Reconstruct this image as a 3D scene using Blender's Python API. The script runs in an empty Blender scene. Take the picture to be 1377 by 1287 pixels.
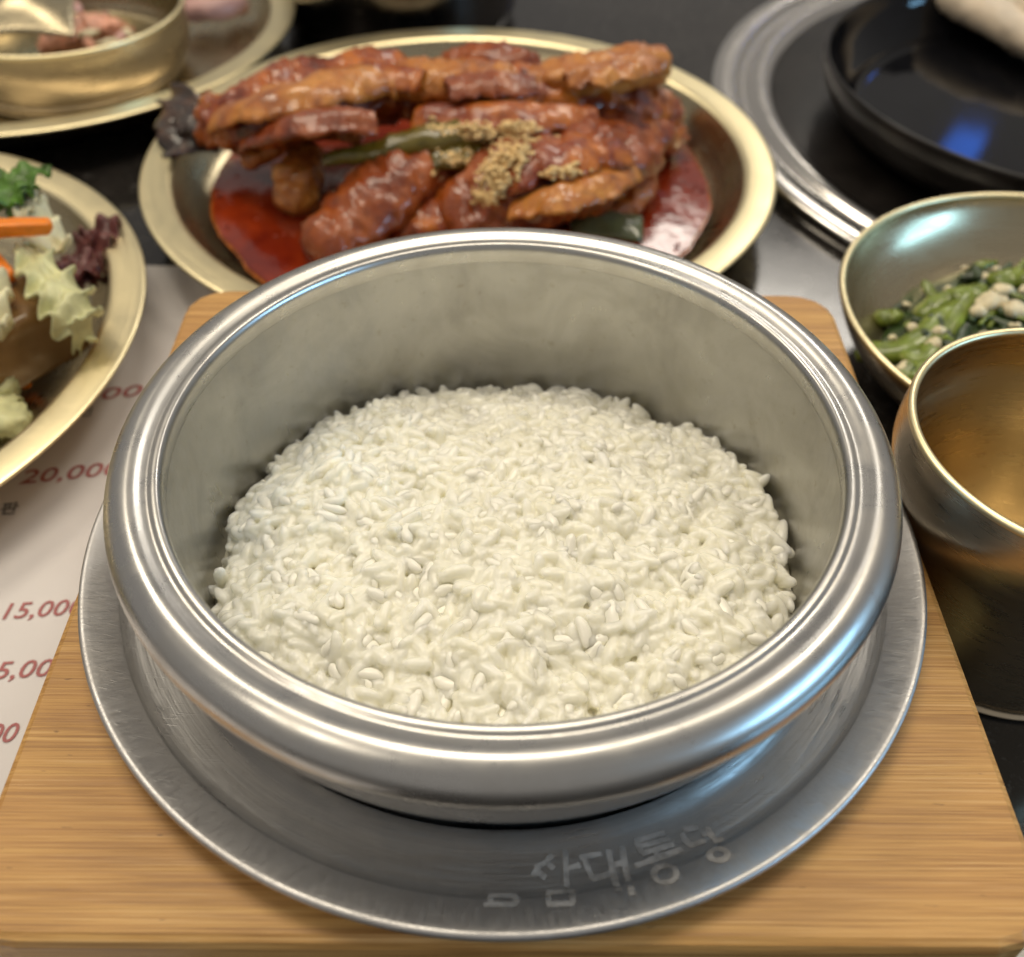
import bpy, bmesh, math, random
from math import sin, cos, pi, radians, sqrt, atan2
from mathutils import Vector, Matrix, noise

random.seed(11)
scene = bpy.context.scene
C = scene.collection

# ------------------------------------------------------------------ camera
CX, CY, CZ = 0.00079, -0.13645, 0.19085
TH, FPX, YAW, ROLL = 0.78845, 1375.88, -0.00488, 0.01144
Rv = Vector((cos(YAW), sin(YAW), 0)); Fv = Vector((-sin(YAW), cos(YAW), 0)); Zv = Vector((0, 0, 1))
Dv = Fv * cos(TH) - Zv * sin(TH); Uv = Fv * sin(TH) + Zv * cos(TH)
Rc = Rv * cos(ROLL) + Uv * sin(ROLL); Uc = -Rv * sin(ROLL) + Uv * cos(ROLL)
cam = bpy.data.cameras.new('camera')
camo = bpy.data.objects.new('camera', cam); C.objects.link(camo)
M = Matrix((Rc, Uc, -Dv)).transposed().to_4x4(); M.translation = (CX, CY, CZ)
camo.matrix_world = M
cam.sensor_fit = 'HORIZONTAL'; cam.sensor_width = 36.0; cam.lens = FPX / 1377 * 36
cam.clip_start = 0.005; cam.clip_end = 50
cam.dof.use_dof = True; cam.dof.focus_distance = 0.188; cam.dof.aperture_fstop = 14.0
scene.camera = camo

# ------------------------------------------------------------------ world and lamps
world = bpy.data.worlds.new('World'); scene.world = world; world.use_nodes = True
bg = world.node_tree.nodes['Background']
bg.inputs[0].default_value = (1.0, 0.94, 0.87, 1); bg.inputs[1].default_value = 0.31

def area(name, loc, target, sx, sy, power, col):
    l = bpy.data.lights.new(name, 'AREA'); l.shape = 'RECTANGLE'; l.size = sx; l.size_y = sy
    l.energy = power; l.color = col
    o = bpy.data.objects.new(name, l); C.objects.link(o); o.location = loc
    o.rotation_euler = (Vector(target) - Vector(loc)).to_track_quat('-Z', 'Y').to_euler()
    return o
WARM = (1.0, 0.885, 0.70)
area('ceiling_lamp', (-0.10, 0.42, 1.75), (0, 0.1, 0), 0.85, 0.60, 13, WARM)
area('ceiling_lamp', (-1.0, 0.95, 1.75), (0, 0.1, 0), 0.55, 0.40, 9, WARM)
area('ceiling_lamp', (0.95, 0.75, 1.75), (0, 0.1, 0), 0.5, 0.40, 8, WARM)
area('ceiling_lamp', (0.9, 2.4, 1.8), (0.1, 0.2, 0), 0.7, 0.45, 10, (1.0, 0.93, 0.82))
area('ceiling_lamp', (-1.1, -0.55, 1.8), (0, 0.1, 0), 0.5, 0.4, 6, WARM)
area('window_light', (1.40, -0.45, 0.46), (0, 0, 0.05), 0.85, 0.15, 8.0, (0.32, 0.66, 1.0))
area('blue_reflection_light', (0.92, 1.79, 0.79), (0.17, 0.22, 0), 0.06, 0.045, 0.05, (0.03, 0.20, 1.0))  # unseen lamp added to give the black pan floor its blue reflection

scene.view_settings.view_transform = 'Standard'; scene.view_settings.look = 'None'
scene.view_settings.exposure = -0.08; scene.view_settings.gamma = 1.0
scene.view_settings.use_curve_mapping = False
scene.cycles.use_denoising = True; scene.cycles.use_adaptive_sampling = True; scene.cycles.adaptive_threshold = 0.03
scene.cycles.max_bounces = 8; scene.cycles.glossy_bounces = 4; scene.cycles.diffuse_bounces = 6
scene.cycles.sample_clamp_indirect = 4.0
scene.cycles.caustics_reflective = True; scene.cycles.blur_glossy = 1.0; scene.cycles.caustics_refractive = False

# ------------------------------------------------------------------ helpers
def P(px, py, z):
    """the point at height z that the camera sees at photograph position (px, py)"""
    a = px - 688.5; b = py - 643.5
    d = Dv * FPX + Rc * a - Uc * b
    t = (z - CZ) / d.z
    return Vector((CX, CY, CZ)) + d * t

def link(name, me, mat=None, parent=None, loc=None, smooth=True):
    o = bpy.data.objects.new(name, me); C.objects.link(o)
    if mat is not None and not me.materials: me.materials.append(mat)
    if smooth:
        me.polygons.foreach_set('use_smooth', [True] * len(me.polygons))
    if parent is not None: o.parent = parent
    if loc is not None: o.location = loc
    return o

def mesh(verts, faces, name='mesh'):
    me = bpy.data.meshes.new(name); me.from_pydata([tuple(v) for v in verts], [], faces); me.update()
    return me

def tag(o, label=None, cat=None, group=None, kind=None):
    if label: o['label'] = label
    if cat: o['category'] = cat
    if group: o['group'] = group
    if kind: o['kind'] = kind
    return o

def thing(name, label, cat, loc=(0, 0, 0), rz=0, group=None):
    o = bpy.data.objects.new(name, None); C.objects.link(o); o.empty_display_size = 0.01
    o.location = loc; o.rotation_euler = (0, 0, rz)
    return tag(o, label, cat, group)

def lathe(profile, seg=160, close_top=False, close_bottom=False):
    vs, fs = [], []
    n = len(profile)
    for (r, z) in profile:
        for k in range(seg):
            a = 2 * pi * k / seg
            vs.append((r * cos(a), r * sin(a), z))
    for i in range(n - 1):
        for k in range(seg):
            k2 = (k + 1) % seg
            fs.append((i * seg + k, i * seg + k2, (i + 1) * seg + k2, (i + 1) * seg + k))
    if close_bottom: fs.append(tuple(range(seg))[::-1])
    if close_top: fs.append(tuple((n - 1) * seg + k for k in range(seg)))
    return mesh(vs, fs)

def arc(cx, cz, r, a0, a1, n=10):
    return [(cx + r * cos(radians(a0 + (a1 - a0) * i / n)), cz + r * sin(radians(a0 + (a1 - a0) * i / n))) for i in range(n + 1)]

def smooth_profile(pts, n=4):
    """Catmull-Rom through profile points"""
    out = []
    for i in range(len(pts) - 1):
        p0 = pts[max(i - 1, 0)]; p1 = pts[i]; p2 = pts[i + 1]; p3 = pts[min(i + 2, len(pts) - 1)]
        for k in range(n):
            t = k / n
            out.append(tuple(0.5 * ((2 * p1[j]) + (-p0[j] + p2[j]) * t + (2 * p0[j] - 5 * p1[j] + 4 * p2[j] - p3[j]) * t * t + (-p0[j] + 3 * p1[j] - 3 * p2[j] + p3[j]) * t ** 3) for j in range(2)))
    out.append(pts[-1])
    return out

def lump(path, nring=16, sub=6, amp=0.0, freq=120, power=2.0, seed=0, roll=0.0):
    """tapered body along path points (x, y, z, half width, half height); ends rounded; surface noise"""
    pts = []
    m = len(path)
    if amp > 0.0014: nring = int(nring * 1.7); sub = int(sub * 1.7)
    for i in range(m - 1):
        p0 = path[max(i - 1, 0)]; p1 = path[i]; p2 = path[i + 1]; p3 = path[min(i + 2, m - 1)]
        for k in range(sub):
            t = k / sub
            pts.append([0.5 * ((2 * p1[j]) + (-p0[j] + p2[j]) * t + (2 * p0[j] - 5 * p1[j] + 4 * p2[j] - p3[j]) * t * t + (-p0[j] + 3 * p1[j] - 3 * p2[j] + p3[j]) * t ** 3) for j in range(5)])
    pts.append(list(path[-1]))
    # round end caps
    first, last = pts[0], pts[-1]
    d0 = (Vector(pts[0][:3]) - Vector(pts[1][:3])).normalized()
    d1 = (Vector(pts[-1][:3]) - Vector(pts[-2][:3])).normalized()
    capa, capb = [], []
    for q in (0.97, 0.8, 0.5):
        s = sqrt(1 - q * q); e = min(first[3], first[4]) * 0.9 * q
        capa.append([*(Vector(first[:3]) + d0 * e), first[3] * s, first[4] * s])
        e = min(last[3], last[4]) * 0.9 * q
        capb.append([*(Vector(last[:3]) + d1 * e), last[3] * s, last[4] * s])
    pts = capa + pts + capb[::-1]
    vs, fs = [], []
    n = len(pts)
    for i, p in enumerate(pts):
        a = Vector(pts[max(i - 1, 0)][:3]); b = Vector(pts[min(i + 1, n - 1)][:3])
        T = (b - a).normalized()
        S = T.cross(Zv)
        if S.length < 1e-4: S = Vector((1, 0, 0))
        S.normalize(); U = S.cross(T).normalized()
        if roll:
            S, U = S * cos(roll) + U * sin(roll), U * cos(roll) - S * sin(roll)
        for k in range(nring):
            an = 2 * pi * k / nring
            ca, sa = cos(an), sin(an)
            if power != 2.0:
                ca = math.copysign(abs(ca) ** (2 / power), ca); sa = math.copysign(abs(sa) ** (2 / power), sa)
            v = Vector(p[:3]) + S * p[3] * ca + U * p[4] * sa
            if amp:
                q = v * freq + Vector((seed * 7.3, seed * 3.1, 0))
                nn = 0.8 * noise.noise(q) + 1.1 * (0.22 - abs(noise.noise(q * 1.7 + Vector((5, 1, 9))))) + 0.45 * noise.noise(q * 4.1) + 0.22 * noise.noise(q * 9.0)
                v += (S * ca + U * sa) * amp * nn
            vs.append(v)
    for i in range(n - 1):
        for k in range(nring):
            k2 = (k + 1) % nring
            fs.append((i * nring + k, i * nring + k2, (i + 1) * nring + k2, (i + 1) * nring + k))
    fs.append(tuple(range(nring))[::-1]); fs.append(tuple((n - 1) * nring + k for k in range(nring)))
    return mesh(vs, fs)

def sheet(fn, nu, nv, thick):
    """a leaf: grid fn(u, v) with real thickness"""
    top = [[Vector(fn(i / nu, j / nv)) for j in range(nv + 1)] for i in range(nu + 1)]
    vs, fs = [], []
    W = nv + 1
    N = []
    for i in range(nu + 1):
        for j in range(nv + 1):
            a = top[min(i + 1, nu)][j] - top[max(i - 1, 0)][j]; b = top[i][min(j + 1, nv)] - top[i][max(j - 1, 0)]
            nrm = a.cross(b)
            N.append(nrm.normalized() if nrm.length > 1e-12 else Zv)
            vs.append(top[i][j])
    m = len(vs)
    for k in range(m): vs.append(vs[k] - N[k] * thick)
    for i in range(nu):
        for j in range(nv):
            a, b, c, d = i * W + j, (i + 1) * W + j, (i + 1) * W + j + 1, i * W + j + 1
            fs.append((a, b, c, d)); fs.append((m + d, m + c, m + b, m + a))
    edge = [(i, 0) for i in range(nu + 1)] + [(nu, j) for j in range(1, nv + 1)] + [(i, nv) for i in range(nu - 1, -1, -1)] + [(0, j) for j in range(nv - 1, 0, -1)]
    ids = [i * W + j for i, j in edge]
    for k in range(len(ids)):
        a, b = ids[k], ids[(k + 1) % len(ids)]
        fs.append((b, a, m + a, m + b))
    return mesh(vs, fs)

# ------------------------------------------------------------------ materials
class NT:
    def __init__(s, name):
        s.m = bpy.data.materials.new(name); s.m.use_nodes = True
        s.t = s.m.node_tree; s.b = s.t.nodes['Principled BSDF']; s.o = s.t.nodes['Material Output']
    def n(s, typ, **kw):
        x = s.t.nodes.new(typ)
        for k, v in kw.items():
            if hasattr(x, k): setattr(x, k, v)
            else: x.inputs[k.replace('_', ' ')].default_value = v
        return x
    def l(s, a, b): s.t.links.new(a, b)
    def set(s, **kw):
        for k, v in kw.items():
            k = k.replace('_', ' ')
            if len(v) == 3 if isinstance(v, tuple) else False: v = (*v, 1) if k != 'Subsurface Radius' else v
            s.b.inputs[k].default_value = v
        return s
    def coords(s): return s.n('ShaderNodeTexCoord').outputs['Object']
    def noise(s, vec, scale, detail=3.0, rough=0.55, dist=0.0):
        x = s.n('ShaderNodeTexNoise'); x.inputs['Scale'].default_value = scale; x.inputs['Detail'].default_value = detail
        x.inputs['Roughness'].default_value = rough; x.inputs['Distortion'].default_value = dist
        if vec is not None: s.l(vec, x.inputs['Vector'])
        return x.outputs['Fac']
    def ramp(s, fac, stops):
        x = s.n('ShaderNodeValToRGB'); e = x.color_ramp.elements
        while len(e) < len(stops): e.new(0.5)
        for i, (p, c) in enumerate(stops):
            e[i].position = p; e[i].color = (*c, 1) if len(c) == 3 else c
        s.l(fac, x.inputs[0]); return x.outputs[0]
    def maprange(s, v, a, b, c, d):
        x = s.n('ShaderNodeMapRange'); s.l(v, x.inputs[0])
        for i, q in enumerate((a, b, c, d)): x.inputs[i + 1].default_value = q
        return x.outputs[0]
    def math(s, op, a, b=None):
        x = s.n('ShaderNodeMath', operation=op)
        for i, q in enumerate((a, b)):
            if q is None: continue
            if isinstance(q, (int, float)): x.inputs[i].default_value = q
            else: s.l(q, x.inputs[i])
        return x.outputs[0]
    def mix(s, fac, a, b, mode='MIX'):
        x = s.n('ShaderNodeMix', data_type='RGBA', blend_type=mode)
        for i, q in ((0, fac), (6, a), (7, b)):
            if isinstance(q, (int, float)): x.inputs[i].default_value = q
            elif isinstance(q, tuple): x.inputs[i].default_value = (*q, 1)
            else: s.l(q, x.inputs[i])
        return x.outputs[2]
    def bump(s, h, strength=0.2, dist=0.001, prev=None):
        x = s.n('ShaderNodeBump'); x.inputs['Strength'].default_value = strength; x.inputs['Distance'].default_value = dist
        s.l(h, x.inputs['Height'])
        if prev is not None: s.l(prev, x.inputs['Normal'])
        s.l(x.outputs[0], s.b.inputs['Normal']); return x.outputs[0]
    def polar(s, kr, kz, ka):
        """vector (radius*kr, height*kz, angle*ka) for turned metal"""
        sep = s.n('ShaderNodeSeparateXYZ'); s.l(s.coords(), sep.inputs[0])
        r2 = s.math('ADD', s.math('MULTIPLY', sep.outputs[0], sep.outputs[0]), s.math('MULTIPLY', sep.outputs[1], sep.outputs[1]))
        r = s.math('SQRT', r2); a = s.math('ARCTAN2', sep.outputs[1], sep.outputs[0])
        cmb = s.n('ShaderNodeCombineXYZ')
        s.l(s.math('MULTIPLY', r, kr), cmb.inputs[0]); s.l(s.math('MULTIPLY', sep.outputs[2], kz), cmb.inputs[1]); s.l(s.math('MULTIPLY', a, ka), cmb.inputs[2])
        return cmb.outputs[0]

def metal(name, col, rough, rvar=0.12, lines=0.12, kr=1800, ka=3.0, stain=0.25, grime=(0.25, 0.22, 0.17), smear=70, scratch=0.25):
    m = NT(name); co = m.coords()
    sm = m.noise(co, smear, 5, 0.6, 0.6)
    fine = m.noise(m.polar(kr, kr, ka), 1.0, 3, 0.6)
    m.set(Metallic=1.0)
    base = m.mix(m.maprange(sm, 0.42, 0.75, 0, stain), tuple(col), tuple(c * g for c, g in zip(col, (0.55, 0.5, 0.42))))
    sp = m.noise(co, smear * 7, 3, 0.7)
    base = m.mix(m.maprange(sp, 0.62, 0.75, 0, stain * 1.2), base, grime)
    m.l(base, m.b.inputs['Base Color'])
    r = m.math('ADD', m.maprange(sm, 0.3, 0.7, rough - rvar * 0.5, rough + rvar * 0.6), m.maprange(fine, 0.3, 0.7, -lines * 0.35, lines * 0.35))
    r = m.math('MAXIMUM', r, 0.05)
    m.l(r, m.b.inputs['Roughness'])
    b = m.bump(fine, lines, 0.00015)
    if scratch:
        mp = m.n('ShaderNodeMapping'); m.l(co, mp.inputs[0]); mp.inputs['Rotation'].default_value = (0.2, 0.1, 0.7); mp.inputs['Scale'].default_value = (160, 3200, 900)
        s1 = m.noise(mp.outputs[0], 1.0, 1, 0.5)
        m.bump(m.maprange(s1, 0.66, 0.74, 0, 1), scratch, 0.0001, b)
    return m.m

ALU = (0.58, 0.575, 0.56)
mat_pot_rim = metal('polished_aluminium', (0.57, 0.56, 0.54), 0.30, 0.12, 0.06, 1200, 3, 0.25, (0.35, 0.32, 0.28), 110, 0.06)
mat_pot_in = metal('dull_aluminium', (0.47, 0.465, 0.45), 0.34, 0.16, 0.12, 90, 45, 0.45, (0.32, 0.28, 0.22), 55, 0.10)
mat_pot_out = metal('spun_aluminium', (0.56, 0.55, 0.54), 0.30, 0.12, 0.10, 1500, 3, 0.22, (0.28, 0.25, 0.2), 80, 0.2)
mat_saucer = metal('worn_steel', (0.52, 0.515, 0.51), 0.42, 0.18, 0.40, 1500, 6, 0.22, (0.3, 0.29, 0.27), 85, 0.35)
mat_saucer_band = metal('scuffed_steel', (0.56, 0.55, 0.545), 0.46, 0.12, 0.22, 300, 160, 0.25, (0.3, 0.29, 0.28), 120, 0.3)
mat_brass_rim = metal('pale_brass', (0.95, 0.83, 0.52), 0.36, 0.08, 0.14, 1600, 3, 0.10, (0.5, 0.4, 0.2), 60, 0.15)
mat_brass_in = metal('shaded_satin_brass', (0.50, 0.43, 0.29), 0.28, 0.12, 0.12, 1200, 3, 0.25, (0.3, 0.24, 0.13), 50, 0.15)  # base darkened: wall shade and dark reflections of the wells put into the colour
mat_cup = metal('spun_brass', (0.56, 0.475, 0.35), 0.30, 0.08, 0.16, 1400, 2, 0.15, (0.3, 0.24, 0.13), 60, 0.1)
mat_cup_in = metal('brass_lining', (0.52, 0.41, 0.24), 0.30, 0.10, 0.16, 1400, 2, 0.15, (0.3, 0.24, 0.13), 60, 0.1)
mat_chrome = metal('grill_steel', (0.68, 0.65, 0.61), 0.20, 0.03, 0.01, 900, 2, 0.04, (0.25, 0.2, 0.16), 50, 0.1)

def m_letter():
    m = NT('etched_mark'); co = m.coords()
    w = m.noise(co, 420, 3, 0.6)
    m.l(m.ramp(w, [(0.35, (0.30, 0.295, 0.29)), (0.62, (0.52, 0.51, 0.50))]), m.b.inputs['Base Color'])
    m.set(Metallic=0.4, Roughness=0.65); return m.m
mat_letter = m_letter()

def m_table():
    m = NT('dark_stone'); co = m.coords()
    a = m.noise(co, 260, 4, 0.7); b = m.noise(co, 30, 4, 0.6)
    c = m.mix(m.maprange(a, 0.55, 0.72, 0, 0.8), (0.016, 0.014, 0.013), (0.10, 0.095, 0.09))
    m.l(m.mix(m.maprange(b, 0.4, 0.7, 0, 0.5), c, (0.03, 0.026, 0.023)), m.b.inputs['Base Color'])
    m.l(m.maprange(b, 0.3, 0.7, 0.10, 0.20), m.b.inputs['Roughness']); m.set(Specular_IOR_Level=0.6)
    return m.m
mat_table = m_table()

def m_wood():
    m = NT('bamboo_wood'); co = m.coords()
    sep = m.n('ShaderNodeSeparateXYZ'); m.l(co, sep.inputs[0])
    def stretched(sx, sy, sz):
        mp = m.n('ShaderNodeMapping'); m.l(co, mp.inputs[0]); mp.inputs['Scale'].default_value = (sx, sy, sz); return mp.outputs[0]
    fine = m.noise(stretched(30, 2600, 1200), 1.0, 4, 0.65, 0.1)
    mid = m.noise(stretched(26, 850, 400), 1.0, 3, 0.6, 0.15)
    wide = m.noise(stretched(5, 110, 60), 1.0, 3, 0.6, 0.3)
    c = m.ramp(mid, [(0.28, (0.36, 0.175, 0.046)), (0.50, (0.52, 0.28, 0.080)), (0.74, (0.66, 0.39, 0.13))])
    c = m.mix(m.maprange(fine, 0.50, 0.64, 0, 0.62), c, (0.22, 0.095, 0.026))
    c = m.mix(m.maprange(fine, 0.46, 0.32, 0, 0.65), c, (0.70, 0.44, 0.19))
    c = m.mix(m.maprange(wide, 0.35, 0.7, 0, 0.45), c, (0.42, 0.20, 0.065))
    sp = m.noise(stretched(260, 900, 600), 1.0, 2, 0.5)
    c = m.mix(m.maprange(sp, 0.73, 0.80, 0, 0.6), c, (0.09, 0.045, 0.02))
    m.l(c, m.b.inputs['Base Color'])
    m.l(m.maprange(mid, 0.3, 0.7, 0.42, 0.58), m.b.inputs['Roughness'])
    m.bump(fine, 0.35, 0.0003); return m.m
mat_wood = m_wood()

def m_paper():
    m = NT('menu_paper'); co = m.coords()
    w = m.noise(co, 25, 3)
    m.l(m.ramp(w, [(0.3, (0.62, 0.59, 0.585)), (0.7, (0.68, 0.65, 0.645))]), m.b.inputs['Base Color'])
    m.set(Roughness=0.45); return m.m
mat_paper = m_paper()

def plain(name, col, rough=0.5, var=0.25, scale=200, sss=0.0, bump=0.0, coat=0.0, metal_=0.0):
    m = NT(name); co = m.coords()
    w = m.noise(co, scale, 4, 0.6)
    m.l(m.ramp(w, [(0.3, tuple(c * (1 - var) for c in col)), (0.7, tuple(min(1, c * (1 + var)) for c in col))]), m.b.inputs['Base Color'])
    m.set(Roughness=rough, Metallic=metal_)
    if sss:
        m.set(Subsurface_Weight=sss, Subsurface_Scale=0.0015); m.b.inputs['Subsurface Radius'].default_value = (1.0, 0.75, 0.5)
    if coat: m.set(Coat_Weight=coat, Coat_Roughness=0.08)
    if bump: m.bump(w, bump, 0.0006)
    return m.m

mat_red = plain('red_print', (0.38, 0.12, 0.12), 0.6, 0.1)
mat_grey = plain('grey_print', (0.15, 0.15, 0.16), 0.6, 0.1)

def m_rice():
    m = NT('cooked_rice'); co = m.coords()
    geo = m.n('ShaderNodeNewGeometry'); oi = m.n('ShaderNodeObjectInfo')
    rnd = m.noise(co, 200, 2)
    c = m.ramp(rnd, [(0.3, (0.84, 0.81, 0.67)), (0.5, (0.87, 0.845, 0.715)), (0.7, (0.90, 0.88, 0.77))])
    w = m.noise(co, 500, 2)
    c = m.mix(m.maprange(w, 0.4, 0.7, 0, 0.25), c, (0.85, 0.82, 0.67))
    m.l(c, m.b.inputs['Base Color'])
    m.set(Roughness=0.22, Subsurface_Weight=1.0, Subsurface_Scale=0.0034)
    m.b.inputs['Subsurface Radius'].default_value = (1.0, 0.98, 0.90)
    m.bump(m.noise(co, 700, 3), 0.18, 0.0004)
    return m.m
mat_rice = m_rice()
mat_grain = plain('rice_grain', (0.91, 0.89, 0.79), 0.22, 0.03, 260, 0.0, 0.05)
mat_rice_bed = plain('rice_bed', (0.88, 0.85, 0.70), 0.6, 0.1, 300)

def m_fish(name, dark, midc, light, scale=70):
    m = NT(name); co = m.coords()
    a = m.noise(co, scale, 5, 0.6, 0.8); b = m.noise(co, scale * 5, 4, 0.65)
    c = m.ramp(a, [(0.28, dark), (0.44, midc), (0.64, light)])
    c = m.mix(m.maprange(b, 0.5, 0.75, 0, 0.6), c, tuple(x * 0.35 for x in midc))
    m.l(c, m.b.inputs['Base Color'])
    m.l(m.maprange(b, 0.3, 0.7, 0.22, 0.46), m.b.inputs['Roughness'])
    m.set(Coat_Weight=0.6, Coat_Roughness=0.07, Specular_IOR_Level=0.4)
    h = m.math('ADD', b, m.noise(co, scale * 14, 3))
    m.bump(h, 0.35, 0.0014); return m.m
mat_fish = m_fish('braised_fish', (0.040, 0.007, 0.004), (0.24, 0.036, 0.006), (0.54, 0.15, 0.012))
mat_fish2 = m_fish('glazed_fish', (0.065, 0.011, 0.006), (0.22, 0.040, 0.008), (0.38, 0.09, 0.012), 55)
mat_skin = m_fish('orange_fish', (0.16, 0.036, 0.008), (0.42, 0.125, 0.016), (0.60, 0.24, 0.040), 90)
mat_tail = m_fish('charred_tail', (0.012, 0.007, 0.006), (0.028, 0.014, 0.010), (0.10, 0.04, 0.018), 90)
def m_sauce():
    m = NT('red_sauce'); co = m.coords()
    a = m.noise(co, 60, 4, 0.6, 0.5)
    m.l(m.ramp(a, [(0.3, (0.13, 0.010, 0.004)), (0.7, (0.30, 0.034, 0.006))]), m.b.inputs['Base Color'])
    m.set(Roughness=0.10, Coat_Weight=0.5, Coat_Roughness=0.05); m.bump(m.noise(co, 180, 3), 0.3, 0.0012); return m.m
mat_sauce = m_sauce()
mat_oil = plain('orange_oil_film', (0.36, 0.10, 0.012), 0.2, 0.6, 150)
mat_pepper = plain('cooked_pepper', (0.115, 0.085, 0.010), 0.25, 0.45, 160, 0.0, 0.3, 0.4)
mat_sesame = plain('sesame', (0.72, 0.51, 0.23), 0.5, 0.3, 300)
mat_cabbage = plain('cabbage', (0.62, 0.62, 0.34), 0.4, 0.25, 120, 0.2, 0.3)
mat_cabbage_rib = plain('cabbage_pale', (0.72, 0.68, 0.45), 0.4, 0.2, 120, 0.2, 0.3)
mat_green = plain('green_leaf', (0.07, 0.16, 0.015), 0.4, 0.5, 180, 0.1, 0.4)
mat_redleaf = plain('red_leaf', (0.13, 0.035, 0.03), 0.4, 0.6, 220, 0.1, 0.4)
mat_carrot = plain('carrot', (0.85, 0.23, 0.012), 0.35, 0.15, 200, 0.2, 0.2)
mat_jelly = plain('acorn_jelly', (0.27, 0.155, 0.060), 0.20, 0.2, 60, 0.3, 0.05)
mat_stem = plain('blanched_stem', (0.15, 0.20, 0.020), 0.3, 0.45, 200, 0.2, 0.3, 0.3)
mat_leafmass = plain('blanched_leaf', (0.028, 0.052, 0.014), 0.35, 0.6, 260, 0.0, 0.8, 0.2)
mat_tofu = plain('tofu_crumb', (0.70, 0.62, 0.42), 0.5, 0.2, 300, 0.2, 0.3)
mat_pink = plain('pink_salad', (0.62, 0.30, 0.20), 0.35, 0.45, 130, 0.2, 0.4)
mat_ham = plain('pink_slice', (0.52, 0.30, 0.27), 0.4, 0.15, 90, 0.2)
mat_black = plain('black_enamel', (0.004, 0.004, 0.005), 0.06, 0.3, 60)
mat_black_rough = plain('black_iron', (0.012, 0.010, 0.009), 0.28, 0.5, 60)
mat_beige = plain('pale_food', (0.60, 0.50, 0.38), 0.5, 0.3, 40, 0.1, 0.4)

for _m in (mat_black, mat_black_rough): _m.node_tree.nodes['Principled BSDF'].inputs['Specular IOR Level'].default_value = 0.22

# ------------------------------------------------------------------ table, menu, board
tb = mesh([(-3, -3, 0), (3, -3, 0), (3, 3, 0), (-3, 3, 0)], [(0, 1, 2, 3)])
tag(link('table_top', tb, mat_table), kind='structure')

menu = thing('menu_sheet', 'white paper menu with red prices lying left of the bamboo board', 'menu')
mc = [(-0.30, -0.16), (-0.055, -0.16), (-0.055, 0.150), (-0.30, 0.150)]
ms = mesh([(x, y, 0.0006) for x, y in mc] + [(x, y, 0.0002) for x, y in mc], [(0, 1, 2, 3), (7, 6, 5, 4), (0, 4, 5, 1), (1, 5, 6, 2), (2, 6, 7, 3), (3, 7, 4, 0)])
link('paper', ms, mat_paper, menu, smooth=False)

def text(name, body, mat, parent, origin, xdir, height, shear=0.0, z=0.0008, bold=0.0, space=1.0):
    cu = bpy.data.curves.new('t', 'FONT'); cu.body = body; cu.size = height / 0.72; cu.shear = shear
    cu.offset = bold; cu.space_character = space; cu.extrude = 0.00002; cu.resolution_u = 3
    tmp = bpy.data.objects.new('t', cu); C.objects.link(tmp)
    dg = bpy.context.evaluated_depsgraph_get()
    me = bpy.data.meshes.new_from_object(tmp.evaluated_get(dg))
    bpy.data.objects.remove(tmp)
    me.materials.clear()
    o = link(name, me, mat, parent, smooth=False)
    o.location = (origin[0], origin[1], z); o.rotation_euler = (0, 0, atan2(xdir[1], xdir[0]))
    return o
def price(body, a, b, n, h):
    """a..b: baseline start and end of n glyph widths"""
    A = P(*a, 0); B = P(*b, 0)
    o = text('price', body, mat_red, menu, A, (B - A), h, 0.18, bold=0.00005)
    w = o.dimensions.x if o.dimensions.x > 0 else max(v.co.x for v in o.data.vertices)
    w = max(v.co.x for v in o.data.vertices)
    o.scale = ((B - A).length / w, 1, 1)
    return o
price('20,000', (25, 654), (163, 640), 6, 0.0052)
price('8,000', (62, 548), (192, 534), 5, 0.0050)
price('15,000', (-4, 836), (112, 828), 6, 0.0047)
price('15,000', (-34, 918), (92, 910), 6, 0.0047)
price('20,000', (-92, 1006), (22, 1000), 6, 0.0047)
text('caption', '판', mat_grey, menu, P(0, 694, 0), (1, 0.1), 0.0034, 0, bold=0.0001)
text('caption', '인', mat_grey, menu, P(106, 562, 0), (1, 0.1), 0.0030, 0, bold=0.0001)

# bamboo board with a round well for the pot
BX0, BX1, BY0, BY1, BT = -0.0821, 0.0839, -0.0793, 0.0866, 0.036
bcx, bcy = (BX0 + BX1) / 2, (BY0 + BY1) / 2
def rounded_rect(inset, z, n=160, rad=0.010):
    out = []
    hx = (BX1 - BX0) / 2 - inset; hy = (BY1 - BY0) / 2 - inset; rr = max(rad - inset, 0.002)
    per = []
    for (sx, sy, a0) in ((1, 1, 0), (-1, 1, 90), (-1, -1, 180), (1, -1, 270)):
        for k in range(13):
            a = radians(a0 + 90 * k / 12); per.append((sx * (hx - rr) + rr * cos(a), sy * (hy - rr) + rr * sin(a)))
    # resample
    L = [0]
    for i in range(len(per)): L.append(L[-1] + math.dist(per[i], per[(i + 1) % len(per)]))
    tot = L[-1]; j = 0
    for k in range(n):
        d = tot * k / n
        while L[j + 1] < d: j += 1
        t = (d - L[j]) / max(L[j + 1] - L[j], 1e-9); p, q = per[j], per[(j + 1) % len(per)]
        out.append((bcx + p[0] + (q[0] - p[0]) * t, bcy + p[1] + (q[1] - p[1]) * t, z))
    return out
loops = [rounded_rect(0.001, 0.0), rounded_rect(0, 0.001), rounded_rect(0, BT - 0.0018), rounded_rect(0.0005, BT - 0.0006), rounded_rect(0.0016, BT)]
outer = loops[-1]
def hole(r, z):
    return [(r * cos(atan2(p[1], p[0])), r * sin(atan2(p[1], p[0])), z) for p in outer]
loops += [hole(0.0645, BT), hole(0.064, BT - 0.0006), hole(0.064, 0.008), hole(0.001, 0.008)]
vs, fs = [], []
for lp in loops: vs += lp
n = 160
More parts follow.
